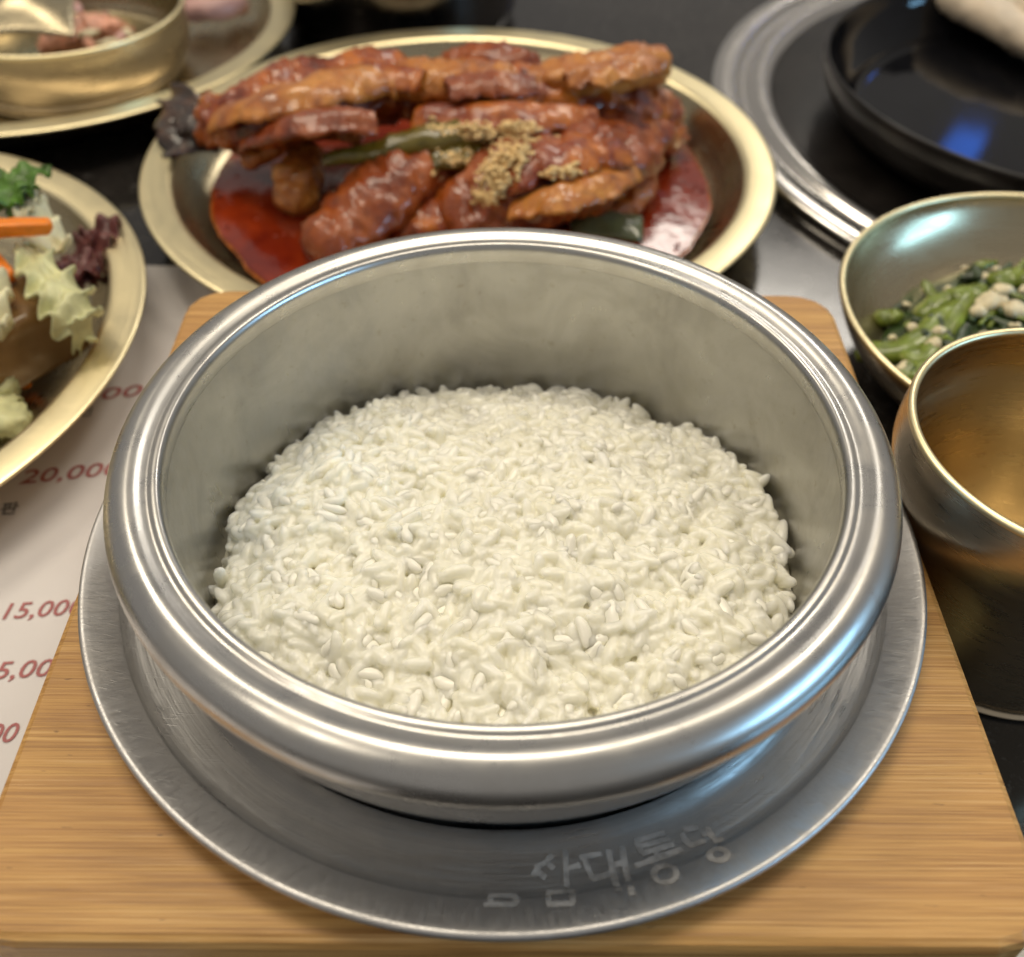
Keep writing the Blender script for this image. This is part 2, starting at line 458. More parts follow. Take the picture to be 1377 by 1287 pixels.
for i in range(len(loops) - 1):
    for k in range(n): fs.append((i * n + k, i * n + (k + 1) % n, (i + 1) * n + (k + 1) % n, (i + 1) * n + k))
fs.append(tuple(range(n))[::-1])
board = link('bamboo_board', mesh(vs, fs), mat_wood, smooth=False)
tag(board, 'square bamboo wood board carrying the round steel saucer and rice pot', 'board')

# ------------------------------------------------------------------ saucer
SAU = [(0.0614, 0.012), (0.0614, 0.0360), (0.0620, 0.0370), (0.066, 0.0376), (0.0715, 0.0381), (0.0730, 0.0386), (0.0738, 0.0394)]
BAND = [(0.0738, 0.0394), (0.0742, 0.0397), (0.0785, 0.0414), (0.0794, 0.0419), (0.0800, 0.0420), (0.0805, 0.0416), (0.0805, 0.0408), (0.0798, 0.0403), (0.0740, 0.0385), (0.071, 0.0370), (0.066, 0.0363)]
def sau_z(r):
    pr = SAU[2:] + BAND[1:5]
    for (a, za), (b, zb) in zip(pr, pr[1:]):
        if a <= r <= b: return za + (zb - za) * (r - a) / max(b - a, 1e-9)
    return pr[-1][1] if r > pr[-1][0] else pr[0][1]
saucer = thing('steel_saucer', 'round brushed steel saucer with etched lettering under the rice pot', 'saucer')
floor_prof = [(0.002, 0.0105), (0.058, 0.0105), (0.0610, 0.0112)] + SAU
dish = link('dish', lathe(floor_prof, 200, close_bottom=True), mat_saucer, saucer)
link('outer_band', lathe(BAND, 200), mat_saucer_band, saucer)

# etched hangul: strokes laid on the saucer floor
def cr(x, y): return (600 + 0.305 * x, 1080 + 0.305 * y)
strokes = [
    [(188, 408), (312, 410)], [(192, 408), (200, 446)], [(165, 447), (312, 446)], [(308, 410), (306, 446)],
    [(470, 225), (440, 262), (392, 285)], [(440, 258), (474, 290)], [(415, 270), (385, 320)], [(402, 300), (440, 330)], [(525, 205), (532, 372)], [(538, 286), (592, 272)],
    [(442, 394), (562, 388)], [(450, 394), (452, 446)], [(554, 380), (560, 442)], [(444, 446), (564, 440)],
    [(588, 240), (684, 222)], [(606, 240), (630, 300), (650, 335)], [(644, 336), (722, 312)],
    [(715, 205), (760, 388)], [(738, 272), (790, 262)], [(774, 190), (822, 405)],
    [(830, 168), (965, 130)], [(846, 192), (985, 155)], [(862, 222), (1005, 180)], [(838, 172), (866, 222)], [(925, 215), (940, 244)], [(832, 278), (1042, 202)],
    [(965 + 50 * cos(t * 0.4), 312 + 38 * sin(t * 0.4)) for t in range(17)],
    [(1040, 130), (1050, 160), (1080, 186), (1140, 166)], [(1045, 118), (1110, 105)], [(1150, 105), (1192, 172)], [(1125, 140), (1165, 128)], [(1182, 168), (1222, 156)],
    [(1200 + 40 * cos(t * 0.4), 226 + 26 * sin(t * 0.4)) for t in range(17)],
]
vs, fs = [], []
def on_saucer(q):
    z = 0.0385
    for _ in range(4):
        w = P(q[0], q[1], z); z = sau_z(sqrt(w.x ** 2 + w.y ** 2)) + 0.00009
    return P(q[0], q[1], z)
for st in strokes:
    pts = [on_saucer(cr(*s)) for s in st]
    fine = []
    for a, b in zip(pts, pts[1:]):
        for k in range(6): fine.append(a.lerp(b, k / 6))
    fine.append(pts[-1])
    b0 = len(vs)
    for i, p in enumerate(fine):
        T = (fine[min(i + 1, len(fine) - 1)] - fine[max(i - 1, 0)]); S = Vector((-T.y, T.x, 0)).normalized() * 0.00055 * (0.85 + 0.3 * noise.noise(p * 900))
        for q in (p + S, p - S):
            vs.append((q.x, q.y, sau_z(sqrt(q.x ** 2 + q.y ** 2)) + 0.00008))
    for i in range(len(fine) - 1):
        fs.append((b0 + 2 * i, b0 + 2 * i + 1, b0 + 2 * i + 3, b0 + 2 * i + 2))
tag(link('etched_lettering', mesh(vs, fs), mat_letter, saucer, smooth=False), 'worn pale hangul lettering etched into the saucer')

# ------------------------------------------------------------------ rice pot
pot = thing('rice_pot', 'round aluminium pot with thick rolled rim filled with white rice', 'pot')
RZ = 0.0628
rim_prof = smooth_profile([(0.0603, 0.0618), (0.0601, 0.0636), (0.0602, 0.0653), (0.0608, 0.0663), (0.0617, 0.0664), (0.0626, 0.0660), (0.0636, 0.0662), (0.0650, 0.0668), (0.0664, 0.0668), (0.0682, 0.0660), (0.0698, 0.0644), (0.0706, 0.0622), (0.0703, 0.0600), (0.0690, 0.0582), (0.0672, 0.0573), (0.0655, 0.0571)], 5)
link('rim', lathe(rim_prof, 220), mat_pot_rim, pot)
wall_in = [(0.06025, 0.0620), (0.0602, 0.0580), (0.0599, 0.0500), (0.0590, 0.0400), (0.0576, 0.0280), (0.0545, 0.0200), (0.0490, 0.0155), (0.0400, 0.0140), (0.001, 0.0138)]
link('inner_wall', lathe(smooth_profile(wall_in, 4), 200), mat_pot_in, pot)
wall_out = [(0.0654, 0.0573), (0.0658, 0.0560), (0.0658, 0.0480), (0.0654, 0.0464), (0.0642, 0.0456), (0.0624, 0.0446), (0.0612, 0.0390), (0.0597, 0.0260), (0.0570, 0.0175), (0.0500, 0.0122), (0.001, 0.0116)]
link('outer_wall', lathe(wall_out, 200), mat_pot_out, pot)

# ------------------------------------------------------------------ rice
rice = thing('rice_mound', 'mound of steamed white short grain rice inside the aluminium pot', 'rice')
RR = 0.0572
def rice_h(x, y):
    r = sqrt(x * x + y * y) / RR
    base = 0.0350 + 0.0078 * (1 - min(r, 1.2) ** 2.2)
    base += 0.0028 * noise.noise(Vector((x * 60, y * 60, 1.3))) + 0.0020 * noise.noise(Vector((x * 150, y * 150, 4.1)))
    if r > 0.90: base -= (r - 0.90) * 0.012
    base -= 0.0062 * max(0, y / RR) ** 1.6
    return base
vs, fs = [(0, 0, rice_h(0, 0) - 0.0013)], []
NR, NS = 16, 64
for i in range(1, NR + 1):
    for k in range(NS):
        a = 2 * pi * k / NS; r = (RR - 0.002) * i / NR
        vs.append((r * cos(a), r * sin(a), rice_h(r * cos(a), r * sin(a)) - 0.0013))
for k in range(NS): vs.append((0.0580 * cos(2 * pi * k / NS), 0.0580 * sin(2 * pi * k / NS), rice_h(RR * cos(2 * pi * k / NS), RR * sin(2 * pi * k / NS)) - 0.0034))
for k in range(NS): fs.append((0, 1 + k, 1 + (k + 1) % NS))
for i in range(NR):
    for k in range(NS): fs.append((1 + i * NS + k, 1 + (i + 1) * NS + k, 1 + (i + 1) * NS + (k + 1) % NS, 1 + i * NS + (k + 1) % NS))
link('rice_bed', mesh(vs, fs), mat_rice_bed, rice)

def grain_verts(seed):
    rnd = random.Random(seed)
    L = 0.0029 * rnd.uniform(0.80, 1.15); w = 0.00128 * rnd.uniform(0.88, 1.12); h = w * rnd.uniform(0.75, 0.95)
    bend = rnd.uniform(-0.0006, 0.0006)
    vs, fs = [], []
    ts = (-0.985, -0.9, -0.68, -0.3, 0.1, 0.5, 0.8, 0.94, 0.985); NG = 10
    for t in ts:
        s = (1 - abs(t) ** 2.6) ** 0.55 * (1 + 0.10 * t)
        for k in range(NG):
            a = 2 * pi * k / NG
            vs.append(Vector((t * L, w * s * cos(a) + bend * (t * t - 0.3) * 1.2, h * s * sin(a))))
    for i in range(len(ts) - 1):
        for k in range(NG): fs.append((i * NG + k, i * NG + (k + 1) % NG, (i + 1) * NG + (k + 1) % NG, (i + 1) * NG + k))
    fs.append(tuple(range(NG))[::-1]); fs.append(tuple((len(ts) - 1) * NG + k for k in range(NG)))
    return vs, fs
variants = [grain_verts(s) for s in range(9)]
vmesh = []
for v, f in variants:
    me = mesh(v, f, 'grain'); me.materials.append(mat_grain); me.polygons.foreach_set('use_smooth', [True] * len(me.polygons)); vmesh.append(me)
grains = []
def put(x, y, z, yaw, pitch, roll_, sc):
    # tangent frame of the mound
    e = 0.0015
    gx = (rice_h(x + e, y) - rice_h(x - e, y)) / (2 * e); gy = (rice_h(x, y + e) - rice_h(x, y - e)) / (2 * e)
    Nn = Vector((-gx * 0.8, -gy * 0.8, 1)).normalized()
    q = Nn.to_track_quat('Z', 'Y').to_matrix().to_4x4()
    m = Matrix.Translation((x, y, z)) @ q @ Matrix.Rotation(yaw, 4, 'Z') @ Matrix.Rotation(pitch, 4, 'Y') @ Matrix.Rotation(roll_, 4, 'X') @ Matrix.Scale(sc, 4)
    grains.append((m, random.randrange(9)))
def scatter(spacing, dz, tilt, seed, jit=0.6):
    rnd = random.Random(seed); random.seed(seed)
    k = int(RR / spacing) + 1
    for i in range(-k, k + 1):
        for j in range(-k, k + 1):
            x = (i + (j % 2) * 0.5 + rnd.uniform(-jit, jit)) * spacing; y = (j * 0.9 + rnd.uniform(-jit, jit)) * spacing
            r = sqrt(x * x + y * y)
            edge = RR - 0.0012 + 0.0016 * noise.noise(Vector((x * 90, y * 90, 9)))
            if r > edge: continue
            z = rice_h(x, y) + dz + rnd.uniform(-0.0005, 0.0006)
            put(x, y, z, rnd.uniform(0, 2 * pi), rnd.gauss(0, tilt), rnd.uniform(0, 2 * pi), rnd.uniform(0.9, 1.12))
scatter(0.0028, -0.0013, 0.35, 21)
scatter(0.0027, -0.0007, 0.34, 22)
scatter(0.0029, -0.0001, 0.30, 23)
n_low = len(grains)
scatter(0.0058, -0.0002, 0.24, 24)
n_top = len(grains)
rnd = random.Random(5)
for i in range(190):           # ragged edge of the mound, grains standing out
    a = 2 * pi * rnd.random(); r = RR - rnd.uniform(0.0002, 0.0035); x, y = r * cos(a), r * sin(a)
    put(x, y, rice_h(x, y) + rnd.uniform(-0.003, 0.0014), rnd.uniform(0, 6.28), rnd.gauss(0, 0.8), rnd.uniform(0, 6.28), 1.0)
# the 300 grains that show largest: those lying whole on top of the mound
cpos = Vector((CX, CY, CZ))
def score(i):
    p = grains[i][0].translation
    return (0 if n_low <= i < n_top else 1, -(p.z - rice_h(p.x, p.y)) + (0.01 if i >= n_top else 0))
order = sorted(range(len(grains)), key=score)
for i in order[:300]:
    m, v = grains[i]
    o = bpy.data.objects.new('grain', vmesh[v]); C.objects.link(o); o.parent = rice; o.matrix_local = m
vs, fs = [], []
for i in order[300:]:
    m, v = grains[i]; gv, gf = variants[v]; b = len(vs)
    vs += [m @ q for q in gv]; fs += [tuple(b + k for k in f) for f in gf]
gm = tag(link('grain_mass', mesh(vs, fs), mat_rice, rice), kind='stuff')
rm = gm.modifiers.new('stick', 'REMESH'); rm.mode = 'VOXEL'; rm.voxel_size = 0.00026; rm.use_smooth_shade = True
smo = gm.modifiers.new('soften', 'SMOOTH'); smo.iterations = 1; smo.factor = 0.5

# ------------------------------------------------------------------ brass plates
def brass_plate(label, cx, cy, R=0.109):
    t = thing('brass_plate', label, 'plate', (cx, cy, 0), 0, 'wide rimmed brass plates')
    z = 0.018
    rim = [(R - 0.0108, z - 0.0012), (R - 0.0100, z - 0.0004), (R - 0.0088, z - 0.0002), (R - 0.0015, z), (R - 0.0003, z - 0.0001), (R, z - 0.0006), (R - 0.0004, z - 0.0011), (R - 0.009, z - 0.0016)]
    link('rim', lathe(rim, 200), mat_brass_rim, t)
    ins = [(R - 0.0107, z - 0.0013), (R - 0.0135, z - 0.0060), (R - 0.018, z - 0.0110), (R - 0.024, z - 0.0138), (R - 0.034, z - 0.0146), (0.03, 0.0032), (0.001, 0.0032)]
    link('well', lathe(smooth_profile(ins, 4), 160), mat_brass_in, t)
    out = [(R - 0.0092, z - 0.0016), (R - 0.013, z - 0.0080), (R - 0.018, z - 0.0135), (R - 0.026, 0.0012), (R - 0.034, 0.0006), (0.001, 0.0006)]
    link('underside', lathe(out, 120), mat_brass_in, t)
    return t
brass_plate('brass plate holding the red braised fish, directly behind the rice pot', -0.0168, 0.1962, 0.1088)
brass_plate('brass plate of salad on the white menu, left of the rice pot', -0.2115, 0.0894, 0.1088)
brass_plate('brass plate under the small brass bowl, far left corner', -0.2005, 0.3105, 0.1075)
FC = Vector((-0.0168, 0.1962, 0))

# ------------------------------------------------------------------ braised fish dish
def pool(R, z):
    vs, fs = [(0, 0, z)], []
    N = 96; rings = 10
    for i in range(1, rings + 1):
        for k in range(N):
            a = 2 * pi * k / N
            r = R * i / rings * (1 + (0.025 * noise.noise(Vector((cos(a) * 3, sin(a) * 3, 0))) + 0.012 * noise.noise(Vector((cos(a) * 14, sin(a) * 14, R * 100))) if i == rings else 0))
            zz = z + 0.0004 * noise.noise(Vector((r * cos(a) * 90, r * sin(a) * 90, 3)))
            if i == rings: zz = z - 0.0014
            vs.append((r * cos(a), r * sin(a), zz))
    for k in range(N): fs.append((0, 1 + k, 1 + (k + 1) % N))
    for i in range(rings - 1):
        for k in range(N): fs.append((1 + i * N + k, 1 + (i + 1) * N + k, 1 + (i + 1) * N + (k + 1) % N, 1 + i * N + (k + 1) % N))
    return mesh(vs, fs)
so = link('sauce_pool', pool(0.0868, 0.0092), mat_sauce, loc=FC)
tag(so, 'glossy red chilli sauce pooled in the brass plate under the fish', 'sauce')

oil = link('oil_film', pool(0.0876, 0.0083), mat_oil, so)
rnd = random.Random(12)
vs, fs = [], []
for i in range(260):
    a = rnd.uniform(0, 6.28); r = .085 * sqrt(rnd.random()); b = len(vs); sz = rnd.uniform(.0004, .0011); an = rnd.uniform(0, 3.1)
    c0 = Vector((r * cos(a), r * sin(a), .0094))
    for k in range(5):
        t = k * 2 * pi / 5; vs.append(c0 + Vector((sz * cos(t + an) * rnd.uniform(.6, 1.3), sz * sin(t + an) * rnd.uniform(.5, 1.2), 0)))
    for k in range(5): vs.append(vs[b + k] - Vector((0, 0, .0006)))
    fs.append(tuple(b + k for k in range(5)))
    for k in range(5): fs.append((b + k, b + 5 + k, b + 5 + (k + 1) % 5, b + (k + 1) % 5))
tag(link('chilli_flakes', mesh(vs, fs), plain('chilli_flake', (0.30, 0.03, 0.008), 0.35, 0.6, 400), so), kind='stuff')
def flap(pts, width, seed, thick=.0011):
    """torn strip of skin draped over what is under it"""
    V = [P(*p) for p in pts]; m = len(V) - 1
    def fn(u, v):
        i = min(int(u * m), m - 1); t = u * m - i
        t = t * t * (3 - 2 * t) * .4 + t * .6
        p = V[i].lerp(V[i + 1], t); T = (V[i + 1] - V[i]); sd = Vector((T.y, -T.x, 0)).normalized()
        e = (v - .5) * 2
        w = width * (.55 + .45 * sin(pi * min(max(u, .03), .97)) ** .5) * (1 + .45 * noise.noise(Vector((u * 7, seed, 1 if e > 0 else 5))) + .25 * noise.noise(Vector((u * 19, seed, 2 if e > 0 else 8))))
        p = p + sd * e * w
        p.z += -.0045 * e * e * (width / .009) + .0016 * noise.noise(Vector((u * 6, v * 3, seed))) + .0008 * noise.noise(Vector((u * 16, v * 7, seed)))
        return p
    return sheet(fn, 40, 12, thick)
def pl(px, py, z, w, h): 
    v = P(px, py, z); return (v.x, v.y, v.z, w, h)
fa = thing('fish_piece', 'broad curled braised fish section with orange edge, left on the sauce plate', 'fish piece')
link('body', lump([pl(285, 165, .026, .010, .007), pl(350, 150, .031, .017, .010), pl(430, 130, .034, .019, .011), pl(510, 120, .034, .017, .010), pl(570, 122, .032, .012, .009)], 28, 10, .0035, 95, 2, 1), mat_fish, fa)
link('edge_flap', lump([pl(335, 218, .018, .004, .003), pl(375, 192, .022, .0055, .0035), pl(430, 170, .025, .005, .0035), pl(480, 180, .024, .004, .003)], 14, 8, .0016, 200, 2, 2), mat_skin, fa)
link('skin_edge', lump([pl(282, 148, .030, .004, .006), pl(310, 165, .027, .008, .006), pl(332, 195, .021, .005, .005)], 16, 8, .002, 150, 2, 3), mat_skin, fa)
tf = P(252, 168, .024)
def tailfn(u, v):
    a = P(296, 152 + 52 * v, .026 - .008 * v); b = P(210 + 30 * abs(v - .5) + 7 * sin(v * 23), 116 + 100 * v, .026 - .006 * v)
    p = a.lerp(b, u); p.z += 0.0022 * sin(v * 17 + u * 3) * u + 0.003 * sin(u * 3); return p
link('tail_fin', sheet(tailfn, 14, 22, 0.0016), mat_tail, fa)
link('tail_stub', lump([pl(292, 170, .025, .009, .006), pl(262, 166, .025, .008, .004), pl(238, 163, .024, .004, .002)], 14, 6, .002, 200, 2, 4), mat_tail, fa)

fb = thing('fish_piece', 'long ridged fish fillet with orange pointed end along the back of the plate', 'fish piece')
link('body', lump([pl(545, 128, .033, .010, .008), pl(620, 128, .034, .014, .010), pl(700, 130, .034, .014, .010), pl(780, 135, .031, .014, .009), pl(850, 140, .028, .013, .008), pl(895, 150, .023, .009, .006)], 26, 10, .003, 100, 2, 5), mat_fish, fb)
link('back_ridge', lump([pl(700, 112, .038, .006, .004), pl(760, 104, .041, .008, .006), pl(830, 95, .041, .008, .007), pl(878, 88, .041, .007, .007)], 18, 8, .0018, 160, 2.6, 6), mat_skin, fb)
link('top_flesh', lump([pl(500, 110, .038, .006, .005), pl(560, 108, .041, .009, .006), pl(620, 108, .042, .010, .006), pl(690, 112, .040, .008, .005)], 18, 8, .0022, 170, 2, 7), mat_skin, fb)
link('upper_flap', lump([pl(610, 90, .036, .007, .005), pl(670, 84, .040, .009, .006), pl(715, 96, .038, .006, .004)], 18, 8, .003, 150, 2, 8), mat_fish2, fb)

link('skin_flap', flap([(296, 150, .033), (350, 128, .044), (420, 108, .0485), (480, 95, .0485), (530, 100, .0465)], .0105, 61), mat_skin, fa)
link('skin_flap', flap([(335, 185, .031), (390, 160, .0425), (450, 150, .0455), (505, 158, .043)], .0075, 62), mat_fish2, fa)
link('skin_flap', flap([(430, 100, .044), (500, 92, .047), (570, 98, .047)], .008, 65), mat_fish, fa)
link('skin_flap', flap([(560, 150, .039), (640, 142, .043), (720, 146, .043), (800, 150, .039)], .009, 66), mat_fish, fb)
link('skin_flap', flap([(600, 112, .0475), (660, 104, .0485), (720, 108, .047)], .007, 67), mat_fish2, fb)
link('skin_flap', flap([(760, 100, .0475), (820, 90, .0485), (880, 80, .0475)], .0065, 68), mat_skin, fb)
fc = tag(link('fish_piece', lump([pl(440, 330, .014, .011, .008), pl(490, 285, .019, .013, .010), pl(550, 240, .023, .014, .011), pl(610, 215, .024, .012, .009)], 24, 9, .0026, 130, 2, 9), mat_fish2), 'smooth brown log of fish lying diagonally at the front of the sauce plate', 'fish piece')
fd = thing('fish_piece', 'large glossy chunk of fish with ragged flesh, right of the sesame seeds', 'fish piece')
link('body', lump([pl(630, 290, .018, .014, .010), pl(690, 250, .025, .020, .013), pl(750, 225, .027, .021, .013), pl(820, 210, .024, .016, .011), pl(855, 200, .018, .010, .008)], 28, 10, .0035, 90, 2, 10), mat_fish2, fd)
link('skin_flap', flap([(660, 232, .036), (715, 205, .0415), (770, 192, .042), (830, 192, .036)], .0105, 63), mat_fish, fd)
link('skin_flap', flap([(690, 275, .030), (745, 258, .0365), (805, 238, .036), (845, 222, .029)], .0075, 64), mat_skin, fd)
for i, (a, b, c) in enumerate([((800, 270, .014), (835, 250, .017), (860, 225, .019)), ((830, 285, .013), (855, 262, .015), (872, 240, .016)), ((838, 195, .021), (845, 225, .020), (850, 250, .017)), ((770, 285, .013), (805, 292, .013), (840, 288, .012)), ((860, 175, .022), (885, 160, .020), (905, 140, .016))]):
    link('flesh_shred', lump([pl(*a, .004, .003), pl(*b, .0055, .004), pl(*c, .003, .0025)], 12, 7, .0018, 220, 2, 20 + i), mat_skin if i in (0, 2) else mat_fish, fd)
fe = tag(link('fish_piece', lump([pl(395, 270, .013, .007, .005), pl(403, 240, .017, .008, .007), pl(412, 212, .019, .006, .005)], 18, 8, .0022, 160, 2, 12), mat_skin), 'small orange fish morsel standing in the sauce under the curled section', 'fish piece')
ff = tag(link('fish_piece', lump([pl(540, 300, .013, .010, .007), pl(590, 285, .016, .014, .008), pl(650, 275, .018, .012, .009)], 20, 8, .003, 110, 2, 13), mat_fish), 'dark fish piece half sunk in sauce behind the pot rim', 'fish piece')
fg = tag(link('fish_piece', lump([pl(700, 165, .024, .012, .008), pl(780, 172, .025, .016, .010), pl(850, 175, .022, .014, .009), pl(900, 180, .016, .008, .006)], 22, 9, .003, 110, 2, 14), mat_fish), 'dark red fish piece tucked under the long fillet at the right', 'fish piece')

tag(link('pepper_strip', lump([pl(440, 215, .030, .0022, .0022), pl(500, 205, .032, .0035, .0025), pl(560, 190, .034, .006, .004), pl(620, 180, .035, .008, .005), pl(650, 182, .033, .006, .004)], 14, 8, .0012, 160, 2, 15), mat_pepper), 'olive green cooked pepper strip draped across the middle of the fish', 'pepper')
tag(link('pepper_strip', lump([pl(560, 222, .029, .004, .002), pl(605, 212, .031, .006, .003), pl(640, 202, .032, .005, .003)], 14, 8, .0016, 180, 2, 16), mat_pepper), 'dark green pepper scrap beside the sesame seeds', 'pepper')
def pepfn(u, v):
    p = P(768 + 95 * u, 282 + 12 * u + 34 * v, .0145 - .002 * v); p.z += .003 * sin(v * 3) * sin(u * 3.0) + .001 * noise.noise(Vector((u * 4, v * 4, 0))); return p
tag(link('pepper_strip', sheet(pepfn, 14, 8, .0012), plain('dull_green_skin', (0.10, 0.11, 0.05), 0.2, 0.3, 150, 0, 0.2, 0.4)), 'grey green pepper skin in the sauce at the pot rim', 'pepper')
# sesame: crushed seeds strewn in a band; the seeds lie on what is under them
bpy.context.view_layer.update()
deps = bpy.context.evaluated_depsgraph_get()
def surface_z(px, py, default):
    d = (P(px, py, 0) - cpos).normalized()
    ok, loc, nrm, idx, ob, mx = scene.ray_cast(deps, cpos, d)
    return (loc, nrm) if ok else (P(px, py, default), Zv)
rnd = random.Random(77)
vs, fs = [], []
bpy.context.view_layer.update(); deps = bpy.context.evaluated_depsgraph_get()
cent = [(600, 172, 26, 9), (640, 178, 26, 10), (690, 178, 34, 12), (680, 205, 24, 16), (665, 235, 22, 20), (655, 262, 20, 14), (610, 210, 26, 12), (700, 205, 14, 18), (755, 232, 26, 8), (588, 236, 12, 7)]
wts = [4, 6, 13, 14, 14, 9, 5, 5, 2, 1]
for i in range(1300):
    c = rnd.choices(cent, wts)[0]
    loc, nrm = surface_z(c[0] + rnd.gauss(0, c[2] * .5), c[1] + rnd.gauss(0, c[3] * .5), .03)
    q = Matrix.Translation(loc + nrm * (.0003 + .0022 * rnd.random() ** 2)) @ Matrix.Rotation(rnd.uniform(0, 6.3), 4, 'Z') @ Matrix.Rotation(rnd.gauss(0, .5), 4, 'X') @ Matrix.Scale(rnd.uniform(.6, 1.15), 4)
    b = len(vs)
    for t, s in ((-1, .15), (-.5, .8), (.35, 1), (1, .2)):
        for k in range(6): vs.append(q @ Vector((t * .0014, s * .00085 * cos(k * pi / 3), s * .0006 * sin(k * pi / 3))))
    for r_ in range(3):
        for k in range(6): fs.append((b + r_ * 6 + k, b + r_ * 6 + (k + 1) % 6, b + r_ * 6 + 6 + (k + 1) % 6, b + r_ * 6 + 6 + k))
    fs.append(tuple(b + k for k in range(5, -1, -1))); fs.append(tuple(b + 18 + k for k in range(6)))
tag(link('sesame_seeds', mesh(vs, fs), mat_sesame), 'crushed tan sesame seeds sprinkled over the braised fish', 'sesame', kind='stuff')

# ------------------------------------------------------------------ salad on the left plate
def box_lump(a, b, w, h, seed, amp=.0006):
    return lump([(*a, w, h), (*a.lerp(b, .5), w, h), (*b, w * .95, h * .95)], 20, 5, amp, 150, 7, seed)
jb = tag(link('acorn_jelly', lump([pl(-70, 500, .017, .011, .0105), pl(10, 452, .017, .011, .0105), pl(72, 425, .017, .0105, .0100)], 24, 6, .0006, 90, 7, 31), mat_jelly), 'brown translucent acorn jelly block in the salad plate', 'jelly')
def cabfn(u, v):
    a = [(35, 330, .034), (60, 365, .034), (85, 395, .033), (100, 430, .029), (108, 468, .020)]
    i = min(int(u * 4), 3); t = u * 4 - i
    p = P(*a[i]).lerp(P(*a[i + 1]), t)
    w = (.0040 + .0030 * sin(pi * min(u * 1.05, 1)) ** .8) * (1 - 0.75 * max(0, u - .75) / .25)
    d = Vector((.8, .55, .1)).normalized()
    p = p + d * (v - .5) * 2 * w
    e = abs(v - .5) * 2
    p.z += .0024 * sin(u * 30 + v * 5) * (.2 + .8 * e) + .0016 * noise.noise(Vector((u * 9, v * 7, 2))) - .006 * max(0, v - .55)
    p.x += .0016 * sin(u * 30) * e
    return p
tag(link('cabbage_leaf', sheet(cabfn, 48, 16, .0006), mat_cabbage), 'pale green frilly cabbage leaf draped over the brown jelly', 'cabbage')
def cab2(u, v):
    p = P(40 + 22 * u + 6 * v, 268 + 62 * u, .036 - .003 * u) + Vector((.007 * (v - .5) * (.5 + u), .004 * (v - .5), .003 * sin(u * 14 + v * 6) + .002 * noise.noise(Vector((u * 8, v * 5, 7))))); return p
tag(link('cabbage_leaf', sheet(cab2, 30, 12, .0013), mat_cabbage_rib), 'whitish cabbage shred just below the carrot stick', 'cabbage')
def cab3(u, v):
    p = P(-30 + 42 * v, 370 + 75 * u, .034 - .004 * u); p.z += .003 * sin(v * 9 + u * 13); return p
tag(link('cabbage_leaf', sheet(cab3, 20, 12, .0012), mat_cabbage_rib), 'cream cabbage shred cut by the left frame edge above the jelly', 'cabbage')
for (lab, x, y, s) in (('small yellowish cabbage lump low in the salad plate', 8, 562, 1.0), ('small cabbage scrap above the lowest cabbage lump', -4, 520, 1.1)):
    tag(link('cabbage_scrap', lump([pl(x - 26, y - 6, .009, .006 * s, .004), pl(x, y, .010, .007 * s, .005), pl(x + 14, y + 6, .008, .004 * s, .003)], 16, 7, .003, 160, 2, x), mat_cabbage), lab, 'cabbage')
def carrot(lab, a, b, w, h, s):
    tag(link('carrot_stick', box_lump(P(*a), P(*b), w, h, s, .0002), mat_carrot), lab, 'carrot')
carrot('bright orange carrot stick lying level across the cabbage', (-25, 308, .040), (62, 304, .040), .0023, .0020, 40)
carrot('short dark orange carrot stick left of the cabbage leaf', (-14, 345, .032), (10, 372, .030), .0022, .0022, 41)
carrot('thin carrot sliver on the bare plate below the jelly', (6, 519, .006), (38, 515, .006), .0014, .0010, 42)
def leaf(name, lab, cat, mat, base, tip, width, curl, seed, nu=22, nv=8, frill=.0015):
    A, B = P(*base), P(*tip); ax = B - A; sd = ax.cross(Zv).normalized()
    def fn(u, v):
        p = A.lerp(B, u); w = width * (sin(pi * min(u * .93 + .07, 1)) ** .7)
        p = p + sd * (v - .5) * 2 * w
        p.z += curl * sin(pi * u) + frill * sin(u * 19 + seed) * abs(v - .5) * 2 + .0012 * noise.noise(Vector((u * 6, v * 4, seed)))
        return p
    return tag(link(name, sheet(fn, nu, nv, .0006), mat), lab, cat)
leaf('salad_leaf', 'green pointed leaf tip rising at the top of the salad', 'leaf', mat_green, (0, 285, .036), (68, 228, .042), .0055, .004, 1)
leaf('salad_leaf', 'broad green leaf at the left frame edge above the carrot', 'leaf', mat_green, (-40, 265, .038), (42, 272, .038), .009, .004, 2)
leaf('salad_leaf', 'narrow green leaf between the leaf tip and the carrot', 'leaf', mat_green, (10, 290, .036), (52, 255, .041), .004, .003, 3)
leaf('salad_leaf', 'pale stalk crossing under the green leaves', 'leaf', mat_cabbage_rib, (28, 300, .036), (48, 262, .038), .003, .002, 4)
for i, (b, t, w) in enumerate([((85, 375, .012), (132, 368, .016), .007), ((100, 398, .010), (135, 345, .016), .006), ((120, 372, .012), (158, 290, .020), .0045), ((112, 350, .014), (128, 318, .018), .0035), ((95, 352, .014), (125, 385, .012), .006)]):
    leaf('red_lettuce', ['dark red lettuce frill flat on the right side of the salad plate', 'dark red lettuce piece nearest the bare plate floor', 'red lettuce tip reaching up onto the brass rim', 'small red lettuce curl above the lettuce cluster', 'brownish red lettuce piece touching the cabbage leaf'][i], 'lettuce', mat_redleaf, b, t, w, .003, 10 + i, 26, 10, .0028)

